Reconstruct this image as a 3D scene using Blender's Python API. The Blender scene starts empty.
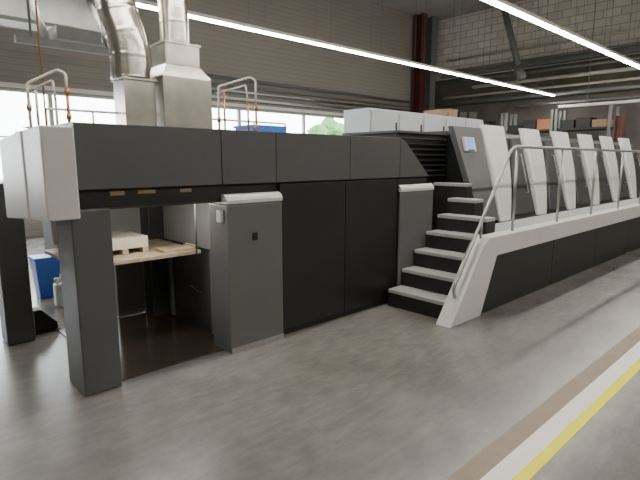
import bpy, bmesh, math, random
from mathutils import Vector, Matrix
random.seed(3)
S=1.65
COL=bpy.context.scene.collection
WO={}
# ---------------- materials ----------------
def mat(name,col,rough=.5,metal=0,noise=0.0,nscale=8,bump=0,spec=None,emit=None,es=0,coat=0):
    m=bpy.data.materials.new(name);m.use_nodes=True
    nt=m.node_tree;b=nt.nodes['Principled BSDF']
    b.inputs['Base Color'].default_value=(*col,1);b.inputs['Roughness'].default_value=rough
    b.inputs['Metallic'].default_value=metal
    if coat:b.inputs['Coat Weight'].default_value=coat
    if spec is not None:b.inputs['Specular IOR Level'].default_value=spec
    if emit:
        b.inputs['Emission Color'].default_value=(*emit,1);b.inputs['Emission Strength'].default_value=es
    if noise or bump:
        tc=nt.nodes.new('ShaderNodeTexCoord');n=nt.nodes.new('ShaderNodeTexNoise')
        n.inputs['Scale'].default_value=nscale;n.inputs['Detail'].default_value=4
        nt.links.new(tc.outputs['Object'],n.inputs['Vector'])
        r=nt.nodes.new('ShaderNodeValToRGB')
        r.color_ramp.elements[0].position=.3;r.color_ramp.elements[1].position=.7
        r.color_ramp.elements[0].color=(*[c*(1-noise) for c in col],1)
        r.color_ramp.elements[1].color=(*[min(1,c*(1+noise)) for c in col],1)
        nt.links.new(n.outputs['Fac'],r.inputs['Fac']);nt.links.new(r.outputs['Color'],b.inputs['Base Color'])
        if bump:
            bp=nt.nodes.new('ShaderNodeBump');bp.inputs['Strength'].default_value=bump;bp.inputs['Distance'].default_value=.01
            nt.links.new(n.outputs['Fac'],bp.inputs['Height']);nt.links.new(bp.outputs['Normal'],b.inputs['Normal'])
    return m
M={}
M['dark']=mat('dark_grey_paint',(.1,.102,.107),.38,noise=.05,nscale=3)
M['dark2']=mat('charcoal_side_paint',(.045,.046,.049),.4,noise=.05,nscale=3)
M['cab']=mat('mid_grey_paint',(.135,.136,.14),.38,noise=.05,nscale=3)
M['lgrey']=mat('chamber_grey_paint',(.36,.36,.36),.4,noise=.05,nscale=3)
M['black']=mat('black_panel_paint',(.014,.015,.016),.4,noise=.15,nscale=3)
M['blackm']=mat('matte_black',(.009,.009,.01),.6,noise=.2)
M['white']=mat('light_grey_enamel',(.66,.66,.65),.35,noise=.03,nscale=4)
M['cover']=mat('white_cover_enamel',(.78,.79,.79),.3,noise=.02,nscale=4)
M['tread']=mat('ribbed_tread',(.35,.36,.36),.5,noise=.12,nscale=40)
M['steel']=mat('brushed_steel',(.6,.6,.6),.28,metal=1,noise=.05,nscale=20)
M['rail']=mat('satin_rail_steel',(.42,.42,.42),.38,metal=.9,noise=.05,nscale=20)
M['galv']=mat('galvanised_sheet',(.5,.48,.435),.27,metal=1,noise=.18,nscale=4)
M['copper']=mat('copper_pipe',(.36,.17,.08),.35,metal=.6,noise=.1)
M['beige']=mat('beige_pipe',(.52,.49,.43),.45,noise=.05)
M['wood']=mat('pale_wood',(.55,.45,.31),.6,noise=.2,nscale=14)
M['paper']=mat('stacked_paper',(.85,.78,.66),.7,noise=.05,nscale=30)
M['blue']=mat('blue_plastic',(.03,.13,.5),.4,noise=.05)
M['can']=mat('translucent_white_plastic',(.75,.75,.72),.4,noise=.03)
M['cabw']=mat('cabinet_light_grey',(.44,.47,.51),.4,noise=.03,nscale=3)
M['screen']=mat('display_glass',(.05,.15,.4),.15,emit=(.35,.55,.9),es=.9,noise=.1)
M['tube']=mat('lit_tube',(1,1,1),.5,emit=(1,.94,.84),es=84,noise=.01)
M['fill']=mat('added_fill_emitter',(1,1,1),.5,emit=(1,.95,.86),es=24,noise=.01)  # emission for the fill strip added inside the delivery
M['red']=mat('red_oxide_steel',(.085,.022,.022),.5,noise=.1)
M['gsteel']=mat('grey_green_steel',(.16,.17,.17),.55,noise=.1)
M['orange']=mat('orange_plastic',(.32,.12,.05),.5,noise=.05)
M['card']=mat('cardboard',(.26,.18,.11),.75,noise=.1)
M['wallg']=mat('painted_plaster',(.42,.41,.39),.8,noise=.06,nscale=2)
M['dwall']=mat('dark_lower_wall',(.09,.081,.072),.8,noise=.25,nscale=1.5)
M['ceil']=mat('ceiling_sheet',(.36,.35,.34),.8,noise=.08,nscale=2)
M['duct']=mat('white_duct',(.7,.68,.64),.45,noise=.04)
M['frame']=mat('window_frame_paint',(.45,.46,.46),.5,noise=.05)
M['leaf']=mat('foliage',(.05,.17,.03),.7,noise=.5,nscale=6)
M['bark']=mat('bark',(.12,.08,.05),.8,noise=.3)
M['grass']=mat('outdoor_ground',(.1,.13,.07),.9,noise=.3,nscale=2)
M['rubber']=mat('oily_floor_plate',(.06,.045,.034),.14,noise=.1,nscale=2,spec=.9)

def nodes(m):
    nt=m.node_tree;return nt,nt.nodes['Principled BSDF']
# floor
m=mat('polished_concrete',(.2,.19,.17),.4);nt,b=nodes(m);L=nt.links.new;N=nt.nodes.new
tc=N('ShaderNodeTexCoord')
def noise(sc,det=6,ro=.6,vec=None,dist=0):
    n=N('ShaderNodeTexNoise');n.inputs['Scale'].default_value=sc;n.inputs['Detail'].default_value=det;n.inputs['Roughness'].default_value=ro
    n.inputs['Distortion'].default_value=dist
    L(vec or tc.outputs['Object'],n.inputs['Vector']);return n
def ramp(src,p0,c0,p1,c1):
    r=N('ShaderNodeValToRGB');r.color_ramp.interpolation='EASE';e=r.color_ramp.elements
    e[0].position=p0;e[0].color=(*c0,1);e[1].position=p1;e[1].color=(*c1,1);L(src,r.inputs['Fac']);return r
def mul(a,b_,f):
    mx=N('ShaderNodeMixRGB');mx.blend_type='MULTIPLY';mx.inputs[0].default_value=f
    L(a.outputs[0],mx.inputs[1]);L(b_.outputs[0],mx.inputs[2]);return mx
n1=noise(.9,5,.6);r1=ramp(n1.outputs['Fac'],.2,(.128,.123,.115),.8,(.215,.208,.196))
n2=noise(7,7,.7);r2=ramp(n2.outputs['Fac'],.15,(.84,.84,.84),.85,(1.15,1.15,1.15))
x1=mul(r1,r2,.9)
mp=N('ShaderNodeMapping');mp.inputs['Scale'].default_value=(1.5,6,1);mp.inputs['Rotation'].default_value=(0,0,.7);L(tc.outputs['Object'],mp.inputs[0])
n4=noise(3,8,.65,mp.outputs[0])
r4=ramp(n4.outputs['Fac'],.3,(.95,.95,.95),.85,(1.3,1.3,1.29));x2=mul(x1,r4,.9)
L(x2.outputs[0],b.inputs['Base Color'])
b.inputs['Roughness'].default_value=.27
b.inputs['Specular IOR Level'].default_value=.6
M['floor']=m
# blocks
m=mat('concrete_blocks',(.3,.28,.25),.85);nt,b=nodes(m);L=nt.links.new;N=nt.nodes.new
tc=N('ShaderNodeTexCoord')
sx=N('ShaderNodeSeparateXYZ');cx=N('ShaderNodeCombineXYZ');L(tc.outputs['Object'],sx.inputs[0]);L(sx.outputs['Y'],cx.inputs['X']);L(sx.outputs['Z'],cx.inputs['Y'])
br=N('ShaderNodeTexBrick');br.inputs['Scale'].default_value=1;br.inputs['Brick Width'].default_value=.5;br.inputs['Row Height'].default_value=.25
br.inputs['Mortar Size'].default_value=.014;br.inputs['Color1'].default_value=(.6,.56,.52,1);br.inputs['Color2'].default_value=(.72,.67,.63,1);br.inputs['Mortar'].default_value=(.38,.35,.33,1)
L(cx.outputs[0],br.inputs['Vector']);L(br.outputs['Color'],b.inputs['Base Color'])
M['block']=m
# cladding
m=mat('ribbed_cladding',(.3,.28,.25),.65);nt,b=nodes(m);L=nt.links.new;N=nt.nodes.new
tc=N('ShaderNodeTexCoord');sx=N('ShaderNodeSeparateXYZ');L(tc.outputs['Object'],sx.inputs[0])
mm=N('ShaderNodeMath');mm.operation='MULTIPLY';mm.inputs[1].default_value=7.5;L(sx.outputs['Z'],mm.inputs[0])
fr=N('ShaderNodeMath');fr.operation='FRACT';L(mm.outputs[0],fr.inputs[0])
r=N('ShaderNodeValToRGB');e=r.color_ramp.elements;e[0].position=0;e[0].color=(.22,.205,.185,1);e[1].position=.2;e[1].color=(.29,.27,.243,1);L(fr.outputs[0],r.inputs['Fac']);L(r.outputs[0],b.inputs['Base Color'])
bp=N('ShaderNodeBump');bp.inputs['Distance'].default_value=.01;bp.inputs['Strength'].default_value=.3;L(fr.outputs[0],bp.inputs['Height']);L(bp.outputs['Normal'],b.inputs['Normal'])
M['clad']=m
M['brown']=mat('tan_floor_strip',(.26,.21,.155),.5,noise=.1,nscale=6)
M['wline']=mat('white_floor_paint',(.93,.91,.86),.5,noise=.04,nscale=12)
M['yline']=mat('yellow_floor_paint',(1,.92,.01),.5,noise=.02,nscale=12)

# ---------------- helpers ----------------
def thing(name,label,cat,loc,**k):
    o=bpy.data.objects.new(name,None);o.empty_display_size=.1
    l=Vector(loc)*S;o.location=l;COL.objects.link(o);WO[o.name]=l
    o['label']=label;o['category']=cat
    for a,b in k.items():o[a]=b
    return o
def mk(name,verts,faces,mt,parent=None,label=None,cat=None,smooth=False,bev=0,seg=2,scaled=False,kind=None,origin=None,group=None):
    vs=[Vector(v)*(1 if scaled else S) for v in verts]
    mn=Vector([min(v[i] for v in vs) for i in range(3)]);mx=Vector([max(v[i] for v in vs) for i in range(3)])
    c=Vector(((mn.x+mx.x)/2,(mn.y+mx.y)/2,mn.z)) if origin is None else Vector(origin)
    me=bpy.data.meshes.new(name);me.from_pydata([v-c for v in vs],[],faces);me.update()
    bm=bmesh.new();bm.from_mesh(me);bmesh.ops.recalc_face_normals(bm,faces=bm.faces);bm.to_mesh(me);bm.free()
    if smooth:
        for p in me.polygons:p.use_smooth=True
    o=bpy.data.objects.new(name,me);COL.objects.link(o)
    me.materials.append(M[mt] if isinstance(mt,str) else mt)
    o.location=c;WO[o.name]=c
    if parent is not None:
        o.parent=parent;o.location=c-WO[parent.name]
    if label:o['label']=label
    if cat:o['category']=cat
    if kind:o['kind']=kind
    if group:o['group']=group
    if bev:
        b=o.modifiers.new('b','BEVEL');b.width=bev;b.segments=seg;b.limit_method='ANGLE'
    return o
BF=[(0,3,2,1),(4,5,6,7),(0,1,5,4),(1,2,6,5),(2,3,7,6),(3,0,4,7)]
def bv(x0,x1,y0,y1,z0,z1):
    return [(x0,y0,z0),(x1,y0,z0),(x1,y1,z0),(x0,y1,z0),(x0,y0,z1),(x1,y0,z1),(x1,y1,z1),(x0,y1,z1)]
def box(name,x0,x1,y0,y1,z0,z1,mt,parent=None,**k):
    return mk(name,bv(x0,x1,y0,y1,z0,z1),BF,mt,parent,**k)
def boxes(name,lst,mt,parent=None,**k):
    V=[];F=[]
    for b in lst:
        n=len(V);V+=bv(*b);F+=[tuple(i+n for i in f) for f in BF]
    return mk(name,V,F,mt,parent,**k)
def sep(name,lst,mt,parent,**k):
    return [box(name,*b,mt,parent,**k) for b in lst]
def prism(name,pts,axis,a0,a1,mt,parent=None,**k):
    def P(p,a):
        if axis=='x':return (a,p[0],p[1])
        if axis=='y':return (p[0],a,p[1])
        return (p[0],p[1],a)
    n=len(pts);V=[P(p,a0) for p in pts]+[P(p,a1) for p in pts]
    F=[tuple(range(n)),tuple(range(2*n-1,n-1,-1))]+[(i,(i+1)%n,(i+1)%n+n,i+n) for i in range(n)]
    return mk(name,V,F,mt,parent,**k)
def tube(name,pts,r,mt,parent=None,seg=10,roundr=0,ripple=0,**k):
    P=[Vector(p)*S for p in pts]
    if roundr:
        Q=[P[0]]
        nn=16 if ripple else 5
        for i in range(1,len(P)-1):
            a=(P[i-1]-P[i]);b=(P[i+1]-P[i]);d=min(roundr,a.length*.48,b.length*.48)
            A=P[i]+a.normalized()*d;B=P[i]+b.normalized()*d
            for t in range(nn+1):
                t/=nn;Q.append(A*(1-t)**2+P[i]*2*t*(1-t)+B*t*t)
        Q.append(P[-1]);P=Q
    if ripple:
        Q=[P[0]];acc=0;step_=.015
        for i in range(len(P)-1):
            a,b=P[i],P[i+1];l=(b-a).length;d=step_-acc
            while d<l:
                Q.append(a.lerp(b,d/l));d+=step_
            acc=(acc+l)%step_
        P=Q
    V=[];F=[];up=None
    for i,p in enumerate(P):
        t=((P[min(i+1,len(P)-1)]-P[i]).normalized()+(P[i]-P[max(i-1,0)]).normalized()).normalized()
        if up is None:
            up=Vector((0,0,1)) if abs(t.z)<.9 else Vector((1,0,0))
        u=(up-t*up.dot(t)).normalized();w=t.cross(u);up=u
        rr_=r*(1+ripple*(1 if i%14==0 else 0))
        for j in range(seg):
            a=2*math.pi*j/seg;V.append(p+(u*math.cos(a)+w*math.sin(a))*rr_)
    for i in range(len(P)-1):
        for j in range(seg):
            F.append((i*seg+j,i*seg+(j+1)%seg,(i+1)*seg+(j+1)%seg,(i+1)*seg+j))
    F.append(tuple(range(seg)));F.append(tuple(range(len(V)-1,len(V)-seg-1,-1)))
    return mk(name,V,F,mt,parent,scaled=True,smooth=True,**k)

YB=7.3;XE=10.6;CE=4.3;XL=-4;YF=-3.5
# ---------------- setting ----------------
box('floor',XL,XE,YF,YB,-.06,0,'floor',kind='structure',origin=(0,0,-.099))
box('trim_1',XL,XE-.021,.68,.755,0,.0012,'brown',kind='structure')
box('trim_2',XL,XE-.021,.612,.68,0,.0018,'wline',kind='structure')
box('trim_3',XL,XE-.021,.572,.612,0,.0018,'yline',kind='structure')
box('ceiling',XL,XE,YF,YB,CE,CE+.1,'ceil',kind='structure')
W0,W1,WZ0,WZ1=-1.0,7.95,.55,1.88
boxes('wall_back',[(XL,W0,YB,YB+.12,0,CE),(W1,XE,YB,YB+.12,0,CE),(W0,W1,YB,YB+.12,0,WZ0),(W0,W1,YB,YB+.12,WZ1,CE)],'clad',kind='structure',origin=(0,0,0))
box('wall_end',XE,XE+.12,YF,YB,0,CE,'block',kind='structure',origin=(0,0,0))
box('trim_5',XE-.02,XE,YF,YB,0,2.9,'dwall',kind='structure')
box('wall_left',XL-.12,XL,YF,YB,0,CE,'wallg',kind='structure')
box('wall_front',XL,XE,YF-.12,YF,0,CE,'wallg',kind='structure')
nw=6;w=(W1-W0)/nw
for i in range(nw):
    a=W0+i*w;b=a+w;t=.025
    L=[(a,b,YB+.02,YB+.07,WZ0,WZ0+t),(a,b,YB+.02,YB+.07,WZ1-t,WZ1),(a,a+t,YB+.02,YB+.07,WZ0+t,WZ1-t),(b-t,b,YB+.02,YB+.07,WZ0+t,WZ1-t),
       (a+t,b-t,YB+.03,YB+.06,1.28,1.3),(a+w/2-.01,a+w/2+.01,YB+.03,YB+.06,WZ0+t,1.28)]
    boxes('window_%d'%(i+1),L,'frame',kind='structure')
box('trim_4',XL,XE-.02,YB-.05,YB,WZ1+.02,WZ1+.07,'duct',kind='structure')

# ---------------- delivery unit ----------------
D=thing('delivery_unit','long dark grey press delivery with white end fairing','printing machine',(1.9,2.6,0))
prism('machine_body',[(1.42,.0),(3.05,0),(3.07,.87),(2.72,1.13),(.66,1.13),(.66,.80),(1.42,.80)],'y',2.135,3.1,'blackm',D)
def panel(x0,x1,z0,z1,mt,y0=2.112,y1=2.134,name='side_panel'):
    g=.002
    return box(name,x0+g,x1-g,y0,y1,z0+g,z1-g,mt,D,bev=.004)
for a,b in [(.645,1.32),(1.32,1.66),(1.66,2.24),(2.24,2.74)]:
    panel(a,b,.878,1.15,'dark',name='upper_panel')
prism('upper_panel',[(2.742,.881),(3.09,.881),(2.80,1.125),(2.742,1.147)],'y',2.112,2.134,'dark',D,bev=.004)
prism('top_cover',[(.65,1.13),(2.72,1.13),(3.07,.875),(3.09,.885),(2.77,1.15),(.65,1.15)],'y',2.14,3.1,'dark',D)
for a,b in [(1.68,2.2),(2.2,2.72)]:
    panel(a,b,.03,.872,'black',name='lower_panel')
panel(2.72,3.06,.03,.872,'black',name='lower_panel')
box('plinth',1.68,3.06,2.122,2.134,0,.03,'blackm',D)
box('cross_beam',.645,1.43,2.14,2.26,.79,.872,'dark2',D,bev=.006)
sep('bracket',[(.78,.84,2.132,2.14,.85,.868),(.9,.98,2.132,2.14,.852,.868),(1.1,1.16,2.132,2.14,.85,.866)],'card',D,label='small tan coloured fitting')
box('column',.61,.768,2.11,2.33,0,.80,'dark',D,bev=.012,seg=3)
box('column',.5,.635,3.0,3.16,0,.88,'dark2',D,bev=.02,seg=3)
box('column',1.30,1.42,2.95,3.1,0,.80,'dark2',D,bev=.01)
box('chamber_panel',1.405,1.42,2.27,2.945,0,.5,'dark2',D,bev=.005)
box('chamber_panel',1.395,1.42,2.27,2.945,.505,.80,'lgrey',D,bev=.005)
box('chamber_panel',.78,1.295,3.06,3.1,.52,.80,'lgrey',D,bev=.005)
box('chamber_frame',1.12,1.295,3.06,3.1,0.01,.47,'cab',D,bev=.005)
box('chamber_frame',.99,1.03,3.06,3.1,0.01,.47,'cab',D,bev=.005)
box('added_fill_light',.85,1.3,2.29,2.33,.78,.799,'fill',D,label='small added lamp under the machine cover')  # glowing strip added only to brighten the pile chamber
tube('chamber_handle',[(1.405,2.6,.26),(1.385,2.6,.26),(1.385,2.5,.24),(1.405,2.5,.24)],.006,'steel',D,roundr=.01)
sep('guide_rail',[(1.38,1.4,2.35,2.37,.02,.5),(1.38,1.4,2.85,2.87,.02,.5)],'gsteel',D)
prism('end_fairing',[(2.09,.765),(2.36,.75),(2.36,1.122),(2.09,1.13)],'x',.52,.642,'white',D,bev=.012,seg=3)
prism('end_fairing',[(2.363,.75),(2.79,.72),(2.79,1.095),(2.363,1.122)],'x',.515,.642,'white',D,bev=.012,seg=3)
def cabinet(x0,x1,y0,y1,zt):
    c=box('control_cabinet',x0,x1,y0,y1,0,zt-.05,'cab',D,bev=.012,seg=3)
    pts=[(y1,zt-.048),(y0-.003,zt-.048),(y0-.003,zt-.03),(y0+.006,zt-.012),(y0+.03,zt),(y1,zt)]
    prism('cabinet_cap',pts,'x',x0-.002,x1+.002,'white',c,label='rounded light grey cap',bev=.004)
    box('cabinet_kickplate',x0+.004,x1-.004,y0-.006,y0-.0005,.0,.03,'steel',c,label='brushed metal kickplate')
    return c
c1=cabinet(1.325,1.675,2.085,2.262,.83)
box('lock',1.475,1.505,2.079,2.085,.585,.625,'blackm',c1,bev=.002)
box('switch_box',1.307,1.325,2.12,2.16,.69,.75,'white',c1,bev=.003)
c2=cabinet(2.73,3.12,2.088,2.11,.83)
box('pile_board',.72,1.36,2.42,3.02,.485,.505,'wood',D,bev=.004)
tube('hoist_chain',[(.8,3.02,.5),(.8,3.02,.8)],.008,'gsteel',D)
tube('hoist_chain',[(1.3,2.36,.5),(1.3,2.36,.8)],.008,'gsteel',D)
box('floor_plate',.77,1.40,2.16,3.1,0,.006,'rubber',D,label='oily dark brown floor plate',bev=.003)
ps=thing('paper_stack','small stack of cream paper sheets on wooden battens','paper',(1.1,2.7,.505))
box('sheets',.86,1.12,2.56,2.90,.535,.595,'paper',ps,bev=.002)
sep('batten',[(.86,.89,2.56,2.90,.506,.535),(.98,1.01,2.56,2.90,.506,.535),(1.09,1.12,2.56,2.90,.506,.535)],'wood',ps)
ps=thing('wooden_board','loose pale wooden board lying on the pile board','board',(1.25,2.55,.505))
box('plank',1.16,1.34,2.45,2.56,.506,.52,'wood',ps,bev=.003)
box('end_cleat',1.33,1.345,2.45,2.56,.52,.53,'wood',ps)
# ---------- intermediate guard body ----------
G=thing('press_transfer_section','black louvred housing between delivery and first printing unit','printing machine',(3.3,2.8,0))
box('housing',3.2,3.92,2.5,3.1,0,1.215,'blackm',G,bev=.01)
boxes('louver',[(3.2,3.9,2.485,2.5,.86+.045*i,.87+.045*i) for i in range(8)],'dark2',G)
box('housing_lid',3.18,3.92,2.48,3.1,1.216,1.235,'dark2',G)

# ---------- printing units ----------
def slY(z):return 1.95+(z-.48)/.8*.22
def unit(i):
    x=3.94+.75*i
    lab='dark grey printing unit, white wing-shaped guard'+(', small blue display' if i==0 else '')
    U=thing('printing_unit',lab,'printing machine',(x+.37,2.5,0),group='row of printing units')
    pts=[(2.0,0),(1.97,.47),(slY(.5)+.04,.5),(slY(1.2)+.04,1.2),(2.35,1.25),(3.1,1.25),(3.1,0)]
    prism('unit_body',pts,'x',x,x+.742,'black',U,bev=.008)
    def slab(name,xl,xr,z0,z1,off,th,mt,n=14,bulge=0,**k):
        V=[];F=[]
        for j in range(n+1):
            t=j/n;z=z0+(z1-z0)*t
            yb=slY(z)+.04-off;yf=yb-th-bulge*math.sin(math.pi*t)
            a=xl(t);b=xr(t);V+=[(a,yf+.012,z),(a+.015,yf,z),(b-.015,yf,z),(b,yf+.012,z),(b,yb,z),(a,yb,z)]
        for j in range(n):
            for q in range(6):
                F.append((j*6+q,j*6+(q+1)%6,(j+1)*6+(q+1)%6,(j+1)*6+q))
        F.append(tuple(range(6)));F.append(tuple(range(n*6+5,n*6-1,-1)))
        return mk(name,V,F,mt,U,smooth=False,**k)
    slab('guard_cover',lambda t:x+.01,lambda t:x+.19+.21*t+.03*math.sin(math.pi*t),.485,1.3,.002,.035,'cover',bulge=.018,label='curved white guard cover')
    slab('inner_guard',lambda t:x+.32+.2*t,lambda t:x+.72,.52,1.19,.002,.02,'dark2')
    tube('grip_bar',[(x+.60,slY(.7)+.022,.7),(x+.60,slY(.7)-.01,.7),(x+.60,slY(1.05)-.01,1.05),(x+.60,slY(1.05)+.022,1.05)],.008,'rail',U,roundr=.01)
    box('unit_lid',x+.05,x+.69,2.38,3.05,1.251,1.265,'dark2',U,bev=.004)
    if i==0:
        V=[(3.64,1.975,.5),(3.935,1.97,.5),(3.935,2.03,.5),(3.64,2.03,.5),(3.51,2.19,1.27),(3.935,2.185,1.27),(3.935,2.24,1.27),(3.51,2.24,1.27)]
        mk('side_guard',V,BF,'dark',U,bev=.006)
        def fp(xx,z,o):return (xx,slY(z)+.02-o,z)
        def plate(name,xa,xb,za,zb,o,th,mt,par):
            V=[fp(xa,za,o+th),fp(xb,za,o+th),fp(xb,za,o),fp(xa,za,o),fp(xa,zb,o+th),fp(xb,zb,o+th),fp(xb,zb,o),fp(xa,zb,o)]
            return mk(name,V,BF,mt,par)
        f=plate('display',3.60,3.76,1.07,1.185,.0,.02,'white',U)
        plate('display_screen',3.62,3.735,1.09,1.168,.02,.003,'screen',f)
        plate('keypad',3.63,3.73,1.075,1.083,.02,.003,'blackm',f)
    return U
for i in range(6):unit(i)

# ---------- stairs and gallery ----------
P=thing('access_gallery','raised walkway with steps, white stringer, black skirt and steel handrail','walkway',(5,1.8,0))
def step(x,x1,y0,y1,zb,z):
    st=box('step',x+.004,x1,y0,y1,zb,z-.026,'blackm',P)
    box('tread',x,x1,y0,y1,z-.025,z,'tread',st,label='light grey ribbed tread',bev=.006)
for x,z,x1 in [(2.60,.12,2.755),(2.75,.24,2.895),(2.89,.36,3.035),(3.03,.48,3.17)]:step(x,x1,1.63,2.08,0,z)
step(3.17,3.30,1.68,2.08,.481,.595)
step(3.30,3.43,1.85,2.08,.481,.71)
step(3.43,3.50,1.99,2.3,.481,.82)
XG=9.0
box('deck',3.17,XG,1.63,1.945,.46,.48,'tread',P,label='light grey walkway deck')
box('under_frame',3.19,XG,1.66,1.93,0,.459,'blackm',P)
pts=[(2.5,0),(2.86,0),(3.04,.375),(XG,.375),(XG,.505),(2.93,.505),(2.86,.47)]
prism('stringer',pts,'y',1.52,1.625,'white',P,bev=.008,label='light grey stringer band')
for i in range(6):
    a=3.0+i*1.0
    box('skirt_panel',a+.002,a+.998,1.535,1.6,.0,.374,'black',P,bev=.004)
prism('skirt_panel',[(2.87,0),(3.0,0),(3.0,.28)],'y',1.535,1.6,'black',P)
H=tube('handrail',[(2.62,1.57,.16),(2.60,1.57,.22),(2.66,1.57,.30),(3.24,1.57,1.06),(3.31,1.57,1.09),(XG,1.57,1.09)],.018,'rail',P,roundr=.1,label='satin steel handrail')
tube('rail_bracket',[(2.62,1.57,.16),(2.68,1.57,.13),(2.74,1.57,.13)],.014,'rail',H,roundr=.03)
for i in range(8):
    x=3.34+.78*i
    if x>XG:break
    tube('rail_post',[(x,1.57,.50),(x,1.57,1.08)],.016,'rail',H)
tube('rail_post',[(2.9,1.57,.5),(2.9,1.57,.61)],.014,'rail',H)

# ---------- electric cabinets behind ----------
for i in range(5):
    x=3.92+.46*i
    C=thing('switch_cabinet','tall light grey electrical cabinet standing behind the press','cabinet',(x+.22,3.6,0),group='row of electrical cabinets')
    box('cabinet_body',x,x+.455,3.42,3.8,.05,1.53,'cabw',C,bev=.008)
    box('cabinet_base',x+.01,x+.445,3.43,3.79,0,.05,'blackm',C)
    d=box('cabinet_door',x+.012,x+.443,3.405,3.42,.08,1.50,'cabw',C,bev=.006)
    box('door_handle',x+.4,x+.42,3.397,3.405,1.3,1.4,'blackm',d)
for x,w_,h_,mt2,nm,lb in [(5.25,.18,.06,'card','carton','brown cardboard carton'),(5.47,.2,.09,'card','carton','brown cardboard carton'),(5.72,.18,.07,'blackm','tool_case','black equipment case'),(5.95,.2,.08,'blackm','tool_case','black equipment case')]:
    Q=thing(nm,lb+' standing on an electrical cabinet','box',(x+w_/2,3.6,1.53))
    box('box_body',x,x+w_,3.48,3.7,1.531,1.53+h_,mt2,Q,bev=.004)
    box('box_lid',x-.004,x+w_+.004,3.476,3.704,1.53+h_,1.542+h_,mt2,Q)

# ---------- exhaust ducts on top of delivery ----------
def frustum(name,a,za,b,zb,mt,par,**k):
    V=[(a[0],a[2],za),(a[1],a[2],za),(a[1],a[3],za),(a[0],a[3],za),(b[0],b[2],zb),(b[1],b[2],zb),(b[1],b[3],zb),(b[0],b[3],zb)]
    return mk(name,V,BF,mt,par,**k)
E=thing('exhaust_duct','galvanised exhaust duct with wide round segmented upper pipe on the machine','duct',(1.24,2.9,1.155))
box('duct_section',1.155,1.34,2.84,3.0,1.155,1.45,'galv',E,bev=.004)
sep('duct_flange',[(1.145,1.35,2.83,3.01,1.1551,1.17),(1.145,1.35,2.83,3.01,1.451,1.463)],'galv',E,bev=.002)
tube('duct_pipe',[(1.235,2.93,1.464),(1.235,2.93,1.66),(1.185,2.97,1.86),(1.185,2.97,CE-.02)],.18,'galv',E,seg=32,roundr=.2,ripple=.02,label='wide round segmented pipe')
E=thing('exhaust_duct','wide galvanised plenum with short rectangular neck on the machine','duct',(1.52,2.9,1.155))
box('plenum',1.36,1.68,2.78,3.02,1.155,1.49,'galv',E,bev=.004)
sep('duct_flange',[(1.352,1.688,2.772,3.028,1.1551,1.167)],'galv',E,bev=.002)
frustum('duct_taper',(1.36,1.68,2.78,3.02),1.491,(1.40,1.62,2.81,3.0),1.56,'galv',E)
box('duct_neck',1.40,1.62,2.81,3.0,1.561,1.68,'galv',E,bev=.003)
box('duct_flange',1.392,1.628,2.802,3.008,1.681,1.692,'galv',E)
tube('duct_pipe',[(1.51,2.905,1.693),(1.51,2.905,2.0),(1.51,2.95,2.3),(1.51,2.95,CE-.02)],.14,'galv',E,seg=28,roundr=.25,ripple=.02,label='round ribbed neck pipe')
# pipe frames
def pframe(xa,xb,zt,lab,mt2,mt3,riser=False):
    T=thing('pipe_frame',lab,'pipe',(xa,2.75,1.155))
    tube('bent_pipe',[(xa,2.8,1.155),(xa,2.8,zt-.04),(xb-.03,2.72,zt+.03),(xb,2.7,zt+.01),(xb,2.7,1.33)],.012,mt2,T,roundr=.025)
    tube('bent_pipe',[(xa,2.83,zt-.08),(xb-.05,2.74,zt-.02),(xb-.05,2.72,zt-.12)],.010,mt2,T,roundr=.02)
    tube('drop_pipe',[(xb-.05,2.72,zt-.121),(xb-.05,2.72,1.155)],.011,mt3,T)
    tube('drop_pipe',[(xb,2.7,1.329),(xb,2.7,1.155)],.013,'copper',T,label='copper pipe section')
    tube('drop_pipe',[(xa+.03,2.78,zt-.07),(xa+.03,2.78,1.155)],.011,mt3,T)
    for z in (1.2,1.32):
        tube('valve',[(xb,2.7,z),(xb,2.7,z+.03)],.02,'copper',T)
    tube('valve',[(xa,2.8,1.24),(xa,2.8,1.27)],.02,'copper',T)
    if riser:tube('riser_pipe',[(xa+.07,2.8,1.155),(xa+.07,2.8,CE)],.007,'copper',T)
    sep('foot_plate',[(xa-.03,xa+.09,2.77,2.83,1.1551,1.162),(xb-.06,xb+.03,2.67,2.73,1.1551,1.162)],'steel',T)
pframe(1.74,1.96,1.50,'grey and copper bent pipes with valves standing on the machine','beige','copper')
pframe(.66,.81,1.41,'grey angular bent pipework with thin riser pipe to the ceiling','beige','beige',True)
R=thing('roof_railing','thin light grey safety railing along the machine top','railing',(1.6,3.0,1.155))
tube('rail',[(.8,3.06,1.155),(.8,3.06,1.28),(2.5,3.06,1.28),(2.5,3.06,1.155)],.012,'duct',R,roundr=.03)
for x in (1.05,1.9,2.2):tube('rail_post',[(x,3.06,1.155),(x,3.06,1.28)],.010,'duct',R)
B=thing('storage_crate','blue plastic crate resting on the machine top','crate',(2.05,2.85,1.155))
boxes('crate_body',[(1.98,2.26,2.75,2.98,1.156,1.165),(1.98,2.26,2.75,2.765,1.165,1.235),(1.98,2.26,2.965,2.98,1.165,1.235),(1.98,1.995,2.765,2.965,1.165,1.235),(2.245,2.26,2.765,2.965,1.165,1.235)],'blue',B,bev=.004)
box('crate_rim',1.97,1.98,2.74,2.99,1.22,1.235,'blue',B)

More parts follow.
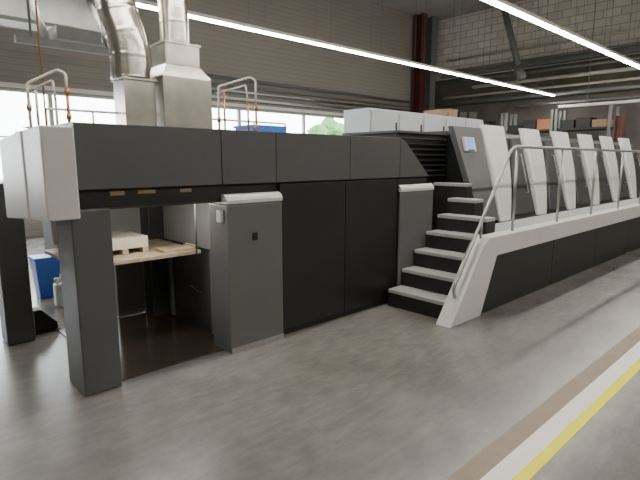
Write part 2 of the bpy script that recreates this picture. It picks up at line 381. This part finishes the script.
# ---------- things behind / left ----------
B=thing('waste_bin','blue plastic bin standing beside the press','bin',(.94,3.95,0))
frustum('bin_body',(.88,1.0,3.9,4.02),0,(.86,1.03,3.88,4.05),.29,'blue',B,bev=.01)
box('bin_rim',.855,1.035,3.875,4.055,.29,.305,'blue',B,bev=.006)
B=thing('plastic_canister','white plastic jerrycan standing on the floor','canister',(.94,3.6,0))
box('canister_body',.9,.985,3.57,3.65,0,.17,'can',B,bev=.03,seg=3)
tube('canister_neck',[(.92,3.61,.168),(.92,3.61,.205)],.025,'can',B)
tube('canister_handle',[(.935,3.61,.165),(.94,3.61,.19),(.965,3.61,.19),(.97,3.61,.165)],.012,'can',B,roundr=.02)
B=thing('machine_foot','black stepped floor stop beside the column','foot',(.7,3.0,0))
prism('foot_body',[(.66,0.01),(.78,0.01),(.78,.05),(.70,.14),(.66,.14)],'y',3.11,3.2,'blackm',B,bev=.01)
box('foot_pad',.65,.79,3.1005,3.21,0,.01,'blackm',B)
T=thing('work_table','grey topped work table standing by the windows','table',(1.3,6.2,0))
box('table_top',.7,2.2,5.9,6.5,.46,.485,'lgrey',T,bev=.004)
for a,b in [(.74,5.94),(2.13,5.94),(.74,6.43),(2.13,6.43)]:box('table_leg',a,a+.03,b,b+.03,0,.46,'steel',T)
T=thing('tool_cart','dark grey tool cart standing behind the press','cart',(1.35,4.6,0))
box('cart_body',1.15,1.6,4.4,4.8,.06,.5,'gsteel',T,bev=.01)
sep('cart_drawer',[(1.17,1.58,4.388,4.4,.1+.13*k,.21+.13*k) for k in range(3)],'dark',T)
for a in (1.2,1.55):
    for b in (4.45,4.75):tube('caster',[(a-.012,b,.03),(a+.012,b,.03)],.05,'blackm',T,seg=14)

# ---------- luminaires ----------
def lumi(x,y,z,lab,grp,n,ln=.9):
    proto=None
    for i in range(n):
        xa=x+ln*i
        if proto is None:
            T=thing('fluorescent_light',lab,'ceiling light',(xa+ln/2,y,z),group=grp)
            kids=[box('light_housing',xa+.003,xa+ln-.003,y-.035,y+.035,z+.015,z+.045,'duct',T,bev=.004),
                  box('light_tube',xa+.01,xa+ln-.01,y-.022,y+.022,z,z+.0149,'tube',T),
                  box('suspension_wire',xa+.1,xa+.103,y-.0015,y+.0015,z+.045,CE,'gsteel',T),
                  box('suspension_wire',xa+ln-.103,xa+ln-.1,y-.0015,y+.0015,z+.045,CE,'gsteel',T)]
            proto=(T,kids)
        else:
            T=proto[0].copy();COL.objects.link(T);T.location=proto[0].location+Vector((ln*i*S,0,0))
            for k in proto[1]:
                c=k.copy();COL.objects.link(c);c.parent=T
lumi(-.55,4.15,2.25,'suspended white fluorescent batten, switched on, above the press','luminaires in the rear light row',12)
lumi(-.55,2.12,2.25,'suspended white fluorescent batten, switched on, above the walkway','luminaires in the walkway light row',12)
lumi(-.55,-.6,2.6,'suspended white fluorescent batten, switched on, above the aisle','luminaires in the aisle light row',12)

# ---------- structure steel, pipes ----------
def ibeam(name,lab,x,y,z0,z1,mt,w=.11):
    T=thing(name,lab,'column',(x,y,z0))
    boxes('column_section',[(x-w,x+w,y-w,y-w+.02,z0,z1),(x-w,x+w,y+w-.02,y+w,z0,z1),(x-.012,x+.012,y-w+.02,y+w-.02,z0,z1)],mt,T)
    box('base_plate',x-w-.02,x+w+.02,y-w-.02,y+w+.02,0,.02,mt,T)
ibeam('steel_column','red oxide steel column against the ribbed wall',9.85,7.1,0.02,CE,'red',.1)
ibeam('steel_column','dark grey steel column beside the block wall',10.25,7.1,0.02,CE,'gsteel')
ibeam('steel_column','red steel column beside the storage racks',9.6,2.75,0.02,1.75,'red',.07)
T=thing('roof_brace','grey green diagonal steel brace near the block wall','beam',(9.9,5.0,2.8))
tube('brace_bar',[(10.0,5.25,CE),(10.0,4.75,2.75)],.11,'gsteel',T,seg=4)
tube('brace_node',[(10.0,4.8,2.85),(10.0,4.7,2.62)],.16,'gsteel',T,seg=6)
T=thing('crane_beam','grey steel crane beam running along the block wall','beam',(10.4,3,3.1))
boxes('beam_section',[(10.38,10.57,YF+.02,6.9,2.92,2.95),(10.38,10.57,YF+.02,6.9,3.02,3.05),(10.47,10.49,YF+.02,6.9,2.95,3.02)],'gsteel',T)
box('crane_rail',10.46,10.5,YF+.02,6.9,3.05,3.08,'gsteel',T)
for z,r,mt2 in [(2.03,.05,'steel'),(2.14,.03,'steel'),(2.22,.02,'gsteel'),(2.34,.045,'gsteel')]:
    T=thing('service_pipe','horizontal service pipe running along the ribbed wall','pipe',(6,YB-.12,z))
    tube('pipe_run',[(3.4,YB-.1,z),(9.6,YB-.1,z)],r,mt2,T)
    for i in range(5):tube('pipe_clamp',[(3.6+1.3*i,YB-.1,z),(3.6+1.3*i,YB-.004,z)],.015,'gsteel',T)
for x,z,r,mt2,ye in [(9.9,2.0,.045,'duct',3.9),(10.36,2.12,.035,'gsteel',5),(10.36,2.3,.07,'gsteel',6.8),(10.42,2.45,.04,'beige',6.8),(10.36,2.62,.06,'beige',6.0),(10.42,2.8,.05,'gsteel',6.8),(10.5,3.3,.04,'beige',6.8)]:  # white bar stands in for far lamps; its brightness is only colour
    T=thing('pipe_or_lamp_bar','ventilation pipe, or bar in place of far lamps, running across the block wall','duct',(x,3.0,z))
    tube('pipe_run',[(x,.6,z),(x,ye,z)],r,mt2,T,seg=14)
    for yy in (2.0,3.4):tube('pipe_bracket',[(x,yy,z),(XE-.03 if x>10.2 else x,yy,z if x>10.2 else CE)],.01,'gsteel',T)
T=thing('duct_support','dark grey steel support beams with slanted brackets under the ceiling','steel frame',(1.3,4.1,1.8))
for yy,zz in ((4.0,1.80),(4.4,1.98)):box('support_bar',.9,1.75,yy,yy+.05,zz,zz+.05,'gsteel',T)
tube('slanted_bracket',[(1.1,4.02,1.84),(1.1,4.42,2.3)],.05,'gsteel',T,seg=4)
tube('slanted_bracket',[(1.55,4.02,1.84),(1.55,4.42,2.3)],.05,'gsteel',T,seg=4)
box('support_box',1.18,1.5,4.06,4.38,1.88,1.975,'gsteel',T,bev=.01)
box('ceiling_duct',.3,1.9,4.5,4.85,2.08,2.32,'gsteel',T,bev=.01)
for a in (1.0,1.62):tube('hanger_rod',[(a,4.025,1.84),(a,4.025,CE)],.015,'gsteel',T)
for a in (.5,1.7):tube('hanger_rod',[(a,4.7,2.32),(a,4.7,CE)],.015,'gsteel',T)
# ---------- storage racks ----------
for i in range(4):
    y=2.95+1.0*i
    T=thing('storage_rack','dark steel pallet rack loaded with cartons','rack',(10.2,y+.5,0),group='pallet racks by the block wall')
    for a in (9.8,10.2):
        for b in (y,y+.92):box('upright',a,a+.05,b,b+.05,0,1.95,'gsteel',T)
    for z in (.05,.9,1.55):
        box('rack_shelf',9.8,10.25,y+.051,y+.919,z,z+.04,'blackm',T)
    for z in (1.59,):
        for k in range(3):
            hh=random.uniform(.08,.24);mt2=['card','blackm','blackm','orange','blackm','blackm','gsteel','blackm','card','blackm','gsteel','blackm'][i*3+k]
            nm={'card':'carton','cabw':'metal_case','blackm':'tool_case','orange':'plastic_box','gsteel':'metal_case'}[mt2]
            lb={'card':'brown cardboard carton','cabw':'light grey metal case','blackm':'black equipment case','orange':'dull orange plastic box','gsteel':'dark grey metal case'}[mt2]
            yy=y+.08+.28*k
            Q=thing(nm,lb+' standing on the pallet rack','box',(10.05,yy+.12,z))
            box('box_body',9.87,10.18,yy,yy+.25,z+.001,z+hh,mt2,Q,bev=.004)
            box('box_lid',9.865,10.185,yy-.004,yy+.254,z+hh,z+hh+.015,mt2,Q)

# ---------- outside ----------
def tree(x,y,s):
    T=thing('garden_tree','leafy green tree growing outside the windows','tree',(x,y,0))
    bm=bmesh.new()
    for k in range(34):
        c=Vector((random.gauss(0,.55),random.gauss(0,.35),random.uniform(.6,2.0)))*s
        bmesh.ops.create_icosphere(bm,subdivisions=2,radius=random.uniform(.2,.4)*s,matrix=Matrix.Translation(c))
    for v in bm.verts:v.co+=Vector([random.uniform(-.08,.08) for _ in range(3)])*s
    me=bpy.data.meshes.new('foliage');bm.to_mesh(me);bm.free();me.materials.append(M['leaf'])
    o=bpy.data.objects.new('foliage',me);COL.objects.link(o);o.parent=T
    tube('trunk',[(x,y,-.02),(x,y,1.2*s/S)],.1*s,'bark',T)
tree(11.9,12,1.75)
g=box('outdoor_ground',-10,30,YB+.2,30,-.06,-.02,'grass',label='grassy ground outside the hall',cat='ground')
g['kind']='structure'

# ---------- light ----------
w=bpy.data.worlds.new('World');bpy.context.scene.world=w;w.use_nodes=True
bg=w.node_tree.nodes['Background'];bg.inputs[0].default_value=(.93,.96,1,1);bg.inputs[1].default_value=13
# ---------- camera ----------
a=math.radians(46.8);p=math.atan(80/490)
cd=bpy.data.cameras.new('camera');cam=bpy.data.objects.new('camera',cd);COL.objects.link(cam)
cd.sensor_width=36;cd.lens=490/640*36;cd.clip_end=200
f=Vector((math.cos(a)*math.cos(p),math.sin(a)*math.cos(p),-math.sin(p)))
r=Vector((math.sin(a),-math.cos(a),0));u=r.cross(f)
R=Matrix((r,u,-f)).transposed().to_4x4();R.translation=Vector((0,0,S))
cam.matrix_world=R
bpy.context.scene.camera=cam
